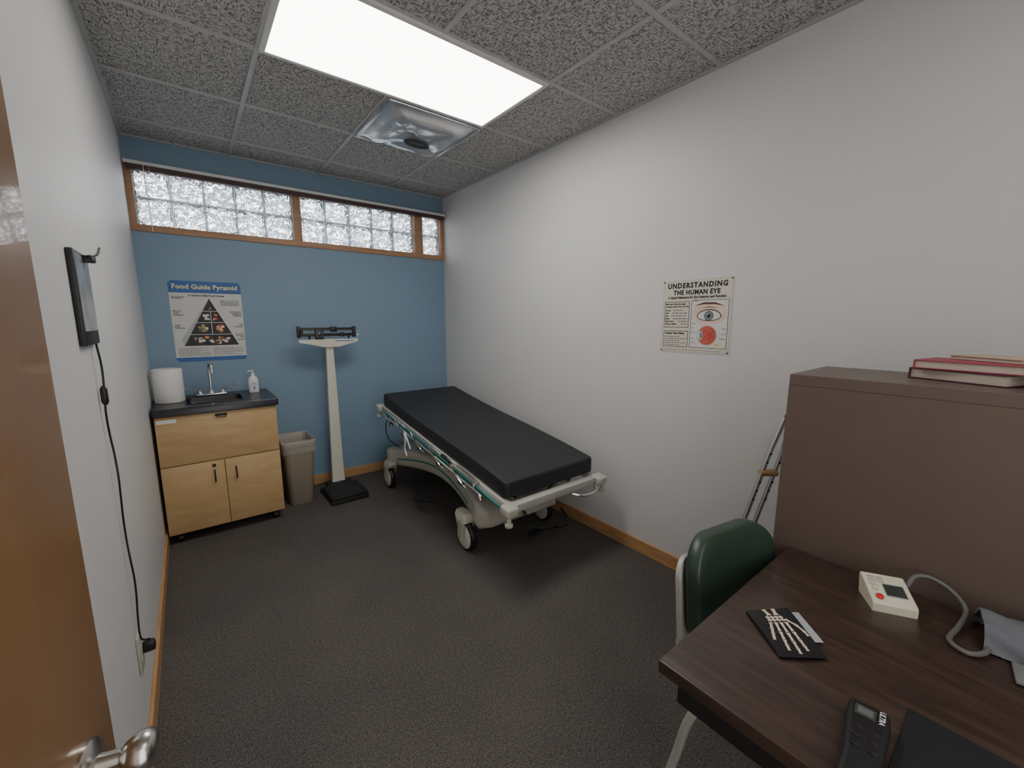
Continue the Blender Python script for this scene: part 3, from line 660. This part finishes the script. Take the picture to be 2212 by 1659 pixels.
for nx in (Vector((.086,.088)),Vector((.093,.070)),Vector((.095,.056))): bone(prev,nx,.0034,.0028); prev=nx
for i in range(4):
    for j in range(2):
        c=Vector((.036+.010*i,.104+.009*j)); bm.faces.new([bm.verts.new((c.x+.0052*math.cos(a),c.y+.0046*math.sin(a),cz(c.x,c.y)+.0010)) for a in [k*math.pi/5 for k in range(10)]])
bone((.044,.120),(.040,.141),.005,.0042); bone((.060,.120),(.062,.141),.005,.0042)
finish(bm,'printed_hand_bones','bone',th,smooth=False)
# handheld
th=thing('handheld_device',(1.07,-2.222,Z),'black handheld electronic monitor with small display on walnut desk','handheld device',rot=math.radians(187))
bm=bmesh.new(); rings=[]
for x,w,h in ((-.085,.044,.018),(-.080,.058,.024),(-.04,.062,.028),(.0,.056,.027),(.05,.052,.026),(.10,.058,.026),(.12,.05,.02)):
    rings.append([Vector((x,y,z)) for y,z in rr(0,h/2+.001,w,h,h*.42,4)])
loft(bm,rings); finish(bm,'housing','blk',th)
bm=bmesh.new(); F=Flat(bm,(0,0,.0288),(0,1,0),(-1,0,0),.0005); F.rect(-.019,.042,.010,.068,1,0); F.rect(-.015,.047,.006,.063,2,1); finish(bm,'display',['dgrey','lcdl'],th,smooth=False)
bm=bmesh.new(); F=Flat(bm,(-.075,.0145,.0292),(1,0,0),(0,1,0),.0004); F.text('ULTRA',0,0,.011,1,0,'LEFT',.0004); finish(bm,'lettering','pwhite',th,smooth=False)
for i in range(3):
    for s in (-1,1):
        bm=bmesh.new(); box(bm,(-.018+i*.022,s*.011,.0275),(.012,.013,.004),.0015); finish(bm,'button','blk',th)
bm=bmesh.new(); b2(bm,(-.118,-.17,0),(.118,.17,.004),.0015); o=finish(bm,'desk_pad','pad',None,loc=(1.114,-2.425,Z+.0003),rot=(0,0,0)); tag(o,'thin matte black rectangular pad lying flat on the desk','mouse pad')
# ------------------------------------------------------------------ food pyramid poster
bm=bmesh.new(); PW,PH=.435,.585
b2(bm,(0,-.0016,0),(PW,0,PH),0,0)
F=Flat(bm,(0,-.0018,0),(1,0,0),(0,0,1)); 
mats=['pyw','pblue','pyel','pblk','pgrey','plgrey','pgreen','pred','porange','pwhite','pcream','pbrown']
F.rect(0,PH*.855,PW,PH,1,1); F.rect(0,0,PW,PH*.05,1,1)
F.text('Food Guide Pyramid',PW/2,PH*.905,.046,3,2,'CENTER',.0012,PW*.90)
F.text('A Guide to Daily Food Choices',PW/2,PH*.815,.018,3,3,'CENTER',.0006,PW*.50)
ax,av=PW*.53,PH*.79; bl,br,bv=PW*.13,PW*.90,PH*.195
F.poly([(bl,bv),(br,bv),(ax,av)],2,3)
F.poly([(bl-.014,bv+.045),(bl,bv),(ax,av)],2,5)
def edge(v): f=(v-bv)/(av-bv); return bl+(ax-bl)*f, br+(ax-br)*f
for fr in (.24,.49,.73):
    v=bv+(av-bv)*fr; l,r=edge(v); F.rect(l-.008,v-.002,r,v+.002,4,0)
for f0,f1 in ((.24,.49),(.49,.73)):
    v0,v1=bv+(av-bv)*f0,bv+(av-bv)*f1; F.rect(ax-.002,v0,ax+.002,v1,4,0)
def food(c0,c1,v0,v1,cols,n,s):
    for i in range(n):
        F.ell(random.uniform(c0,c1),random.uniform(v0,v1),s*random.uniform(.6,1.2),s*random.uniform(.5,1),5+i*.3,random.choice(cols),14)
l,r=edge(bv+.03); food(l+.04,r-.04,bv+.018,bv+.062,[8,10,11,10,11,9],30,.012)
l,r=edge(bv+.12); food(l+.035,ax-.02,bv+.103,bv+.148,[6,6,8,9],14,.011); food(ax+.02,r-.035,bv+.103,bv+.148,[7,8,2,7],14,.011)
l,r=edge(bv+.2); food(l+.028,ax-.014,bv+.188,bv+.228,[9,10,2,9],9,.009); food(ax+.014,r-.028,bv+.188,bv+.228,[8,11,7,10],9,.009)
food(ax-.006,ax+.006,bv+.27,bv+.285,[9,4],3,.003)
def lab(u,v,ls,al): 
    for i,sx in enumerate(ls): F.text(sx,u,v-i*.0105,.0095,3,3,al,.0003)
lab(.012,PH*.80,['Fats, Oils, & Sweets','USE SPARINGLY'],'LEFT')
lab(.012,PH*.63,['Milk, Yogurt,','& Cheese','Group','2-3 SERVINGS'],'LEFT')
lab(.012,PH*.45,['Vegetable','Group','3-5 SERVINGS'],'LEFT')
lab(PW-.010,PH*.62,['Meat, Poultry, Fish,','Dry Beans, Eggs,','& Nuts Group','2-3 SERVINGS'],'RIGHT')
lab(PW-.010,PH*.46,['Fruit','Group','2-4 SERVINGS'],'RIGHT')
lab(PW-.006,PH*.33,['Bread, Cereal,','Rice, & Pasta','Group','6-11','SERVINGS'],'RIGHT')
F.rect(PW*.68,PH*.70,PW*.96,PH*.775,2,5); F.text('KEY',PW*.70,PH*.755,.009,3,3,'LEFT',.0002); F.lines(PW*.70,PH*.705,PW*.94,PH*.75,3,3,4,.25)
F.lines(PW*.04,PH*.065,PW*.48,PH*.175,7,2,4,.4); F.lines(PW*.52,PH*.065,PW*.96,PH*.175,7,2,4,.4)
for u in (.006,PW-.006):
    for v in (.006,PH-.006): F.ell(u,v,.004,.004,6,9,12)
o=finish(bm,'food_pyramid_poster',mats,None,smooth=False,loc=(.155,D,1.157)); tag(o,'blue-bordered Food Guide Pyramid poster on the blue wall above sink','poster')
# ------------------------------------------------------------------ eye poster
bm=bmesh.new(); PW,PH=.39,.392
box(bm,(-.0010,-PW/2,PH/2),(.0020,PW,PH),0,0)
mats=['pwhite','pcream','pblk','pgrey','ppink','pskin','pred','porange','piris','pbrown','plgrey','pyel']
F=Flat(bm,(-.0021,0,0),(0,-1,0),(0,0,1))
F.rect(.004,.004,PW-.004,PH-.004,1,4); F.rect(.007,.007,PW-.007,PH-.007,2,1)
F.text('UNDERSTANDING',PW/2,PH*.885,.038,4,2,'CENTER',.0017,PW*.84,1.2)
F.text('THE HUMAN EYE',PW/2,PH*.795,.034,4,2,'CENTER',.0015,PW*.66,1.12)
F.text('A Quick Reference for Eye Anatomy and Function',PW/2,PH*.742,.019,4,2,'CENTER',.0007,PW*.82)
F.outline(.018,PH*.345,PW*.42,PH*.70,.0026,3,2); F.outline(.018,PH*.075,PW*.42,PH*.30,.0026,3,2)
F.text('Each part of the eye plays',.024,PH*.66,.0115,4,2,'LEFT',.0005); F.text('a unique role in how you see',.024,PH*.625,.0115,4,2,'LEFT',.0005)
for i,wd in enumerate(('Cornea','Pupil','Lens','Retina','Optic Nerve','Vitreous Humor')):
    v=PH*(.575-.038*i); F.text(wd,.024,v,.0105,4,2,'LEFT',.0005); F.lines(.024+.006*len(wd)+.012,v-.003,PW*.40,v+.010,1,4,3,.4)
F.text('Protect Your Vision',PW*.22,PH*.255,.014,4,2,'CENTER',.0008)
F.lines(.026,PH*.09,PW*.40,PH*.235,5,4,3,.35)
F.rect(PW*.45,PH*.075,PW*.955,PH*.715,3,0); F.outline(PW*.45,PH*.075,PW*.955,PH*.715,.0022,4,2)
ex,ev=PW*.70,PH*.50
F.ell(ex,ev+.014,.090,.058,4,5); 
F.poly([(ex-.082,ev+.054),(ex-.03,ev+.072),(ex+.03,ev+.070),(ex+.082,ev+.050),(ex+.03,ev+.060),(ex-.03,ev+.061)],5,9)
def lens(rx,ry,k,mi):
    pts=[(ex-rx*math.cos(math.pi*i/12),ev+ry*math.sin(math.pi*i/12)) for i in range(13)]+[(ex+rx*math.cos(math.pi*i/12),ev-ry*.7*math.sin(math.pi*i/12)) for i in range(1,12)]
    F.poly(pts,k,mi)
lens(.065,.036,5.5,9); lens(.060,.030,6,0); F.ell(ex,ev+.002,.0245,.0245,7,2); F.ell(ex,ev+.002,.0222,.0222,8,8); F.ell(ex,ev+.002,.010,.010,9,2); F.ell(ex-.006,ev+.009,.0035,.0035,10,0)
F.poly([(ex-.060,ev+.040),(ex,ev+.050),(ex+.060,ev+.040),(ex,ev+.046)],6,9)
cx,cv=PW*.69,PH*.245
F.poly([(cx+.02,cv-.02),(cx+.085,cv-.055),(cx+.075,cv-.07),(cx+.01,cv-.035)],4,11)
F.ell(cx,cv,.053,.053,5,4); F.ell(cx,cv,.048,.048,6,6); F.ell(cx-.006,cv,.036,.036,7,7); F.ell(cx-.004,cv,.033,.033,7.5,6)
F.ell(cx-.038,cv,.017,.028,8,10); F.ell(cx-.040,cv,.011,.019,9,0); F.ell(cx-.032,cv,.006,.016,10,8)
for i in range(5): F.poly([(cx-.02,cv-.02+.01*i),(cx+.04,cv-.022+.011*i),(cx+.04,cv-.0212+.011*i)],10,9)
for u0,u1,v in ((.47,.55,.70),(.47,.52,.40),(.47,.50,.34),(.47,.52,.28),(.47,.53,.14),(.88,.94,.33),(.88,.94,.26),(.86,.94,.20),(.80,.86,.12),(.47,.51,.20)):
    F.rect(PW*u0,PH*v,PW*u1,PH*v+.003,5,3)
F.lines(.02,.012,PW-.02,.020,1,4,3,.3)
for u in (.010,PW-.010):
    for v in (.010,PH-.010): F.ell(u,v,.0045,.0045,8,9,12)
o=finish(bm,'eye_anatomy_poster',mats,None,smooth=False,loc=(W,-.97,1.285)); tag(o,'cream Understanding the Human Eye poster pinned to the white wall','poster')
# ------------------------------------------------------------------ x-ray viewer on left wall
th=thing('xray_viewer',(.001,-.615,1.39),'thin black framed x-ray film viewer hung on the white wall','x-ray viewer')
bm=bmesh.new(); b2(bm,(0,-.11,0),(.014,.11,.26),.002); finish(bm,'frame','blk',th)
bm=bmesh.new(); b2(bm,(.014,-.10,.04),(.0152,.10,.25)); finish(bm,'film','film',th,smooth=False)
bm=bmesh.new(); box(bm,(.026,.02,.245),(.03,.03,.02),.004); tube(bm,[(.022,.03,.25),(.042,.05,.262),(.048,.07,.285)],.003,6,0,4); tube(bm,[(.022,.0,.25),(.037,-.02,.25),(.042,-.03,.235)],.003,6,0,4); finish(bm,'clip','blk',th)
pts=[]
for i in range(15):
    z=-.0+(-1.0)*i/14; pts.append((.012+.003*math.sin(i*1.3),.05+.008*math.sin(i*1.7)+.004*i*(1-i/20),z))
pts.append((.030,.085,-1.03))
bm=bmesh.new(); tube(bm,pts,.0028,8,0,5); lathe(bm,(.012,.056,-.19),(0,0,1),[(0,.004),(.01,.009),(.05,.009),(.06,.004)],12); finish(bm,'power_cord','blk',th)
bm=bmesh.new(); box(bm,(.026,.072,-1.045),(.035,.028,.035),.007); finish(bm,'plug','blk',th)
bm=bmesh.new(); b2(bm,(0,-.038,-.065),(.008,.038,.065),.002); 
for z in (-.028,.012): b2(bm,(.0075,-.017,z-.014),(.0105,.017,z+.014),.003)
o=finish(bm,'wall_outlet','plate',None,loc=(.0005,-.555,.345)); tag(o,'cream electrical outlet cover plate on the white wall','electrical outlet')
# ------------------------------------------------------------------ added fill lights / world / camera
def area(name,loc,rot,sx,sy,p,col):
    l=bpy.data.lights.new(name,'AREA'); l.shape='RECTANGLE'; l.size=sx; l.size_y=sy; l.energy=p; l.color=col
    o=bpy.data.objects.new(name,l); COL.objects.link(o); o.location=loc; o.rotation_euler=rot; return o
area('rear_overhead_fill',(1.2,-2.75,H-.05),(0,0,0),1.2,.6,6.5,(1,.96,.9))  # added overhead fill behind the camera, no fixture built for it
area('front_wall_fill',(.55,YF+.03,1.35),(math.radians(90),0,0),1.2,2.1,17,(1,.98,.95))  # added soft fill in front of the closed front wall, no doorway there
w=bpy.data.worlds.new('World'); sc.world=w; w.use_nodes=True; t=w.node_tree; N=t.nodes; L=t.links
bg=N['Background']; tc=N.new('ShaderNodeTexCoord'); sp=N.new('ShaderNodeSeparateXYZ'); L.new(tc.outputs['Generated'],sp.inputs[0])
r=N.new('ShaderNodeValToRGB'); e=r.color_ramp.elements; e[0].position=.07; e[0].color=(.04,.045,.05,1); e[1].position=.14; e[1].color=(.9,.95,1,1)
L.new(sp.outputs[2],r.inputs[0]); L.new(r.outputs[0],bg.inputs[0]); bg.inputs[1].default_value=8.5
cam=bpy.data.cameras.new('Camera'); co=bpy.data.objects.new('Camera',cam); COL.objects.link(co); sc.camera=co
yw,pt=.6631,.1537
Fw=Vector((math.sin(yw)*math.cos(pt),math.cos(yw)*math.cos(pt),-math.sin(pt))); Rt=Vector((math.cos(yw),-math.sin(yw),0)); Up=Rt.cross(Fw)
mt=Matrix((Rt,Up,-Fw)).transposed().to_4x4(); mt.translation=Vector((.2327,-2.3263,1.4611)); co.matrix_world=mt
cam.sensor_width=36; cam.lens=892.46/2212*36; cam.clip_start=.02
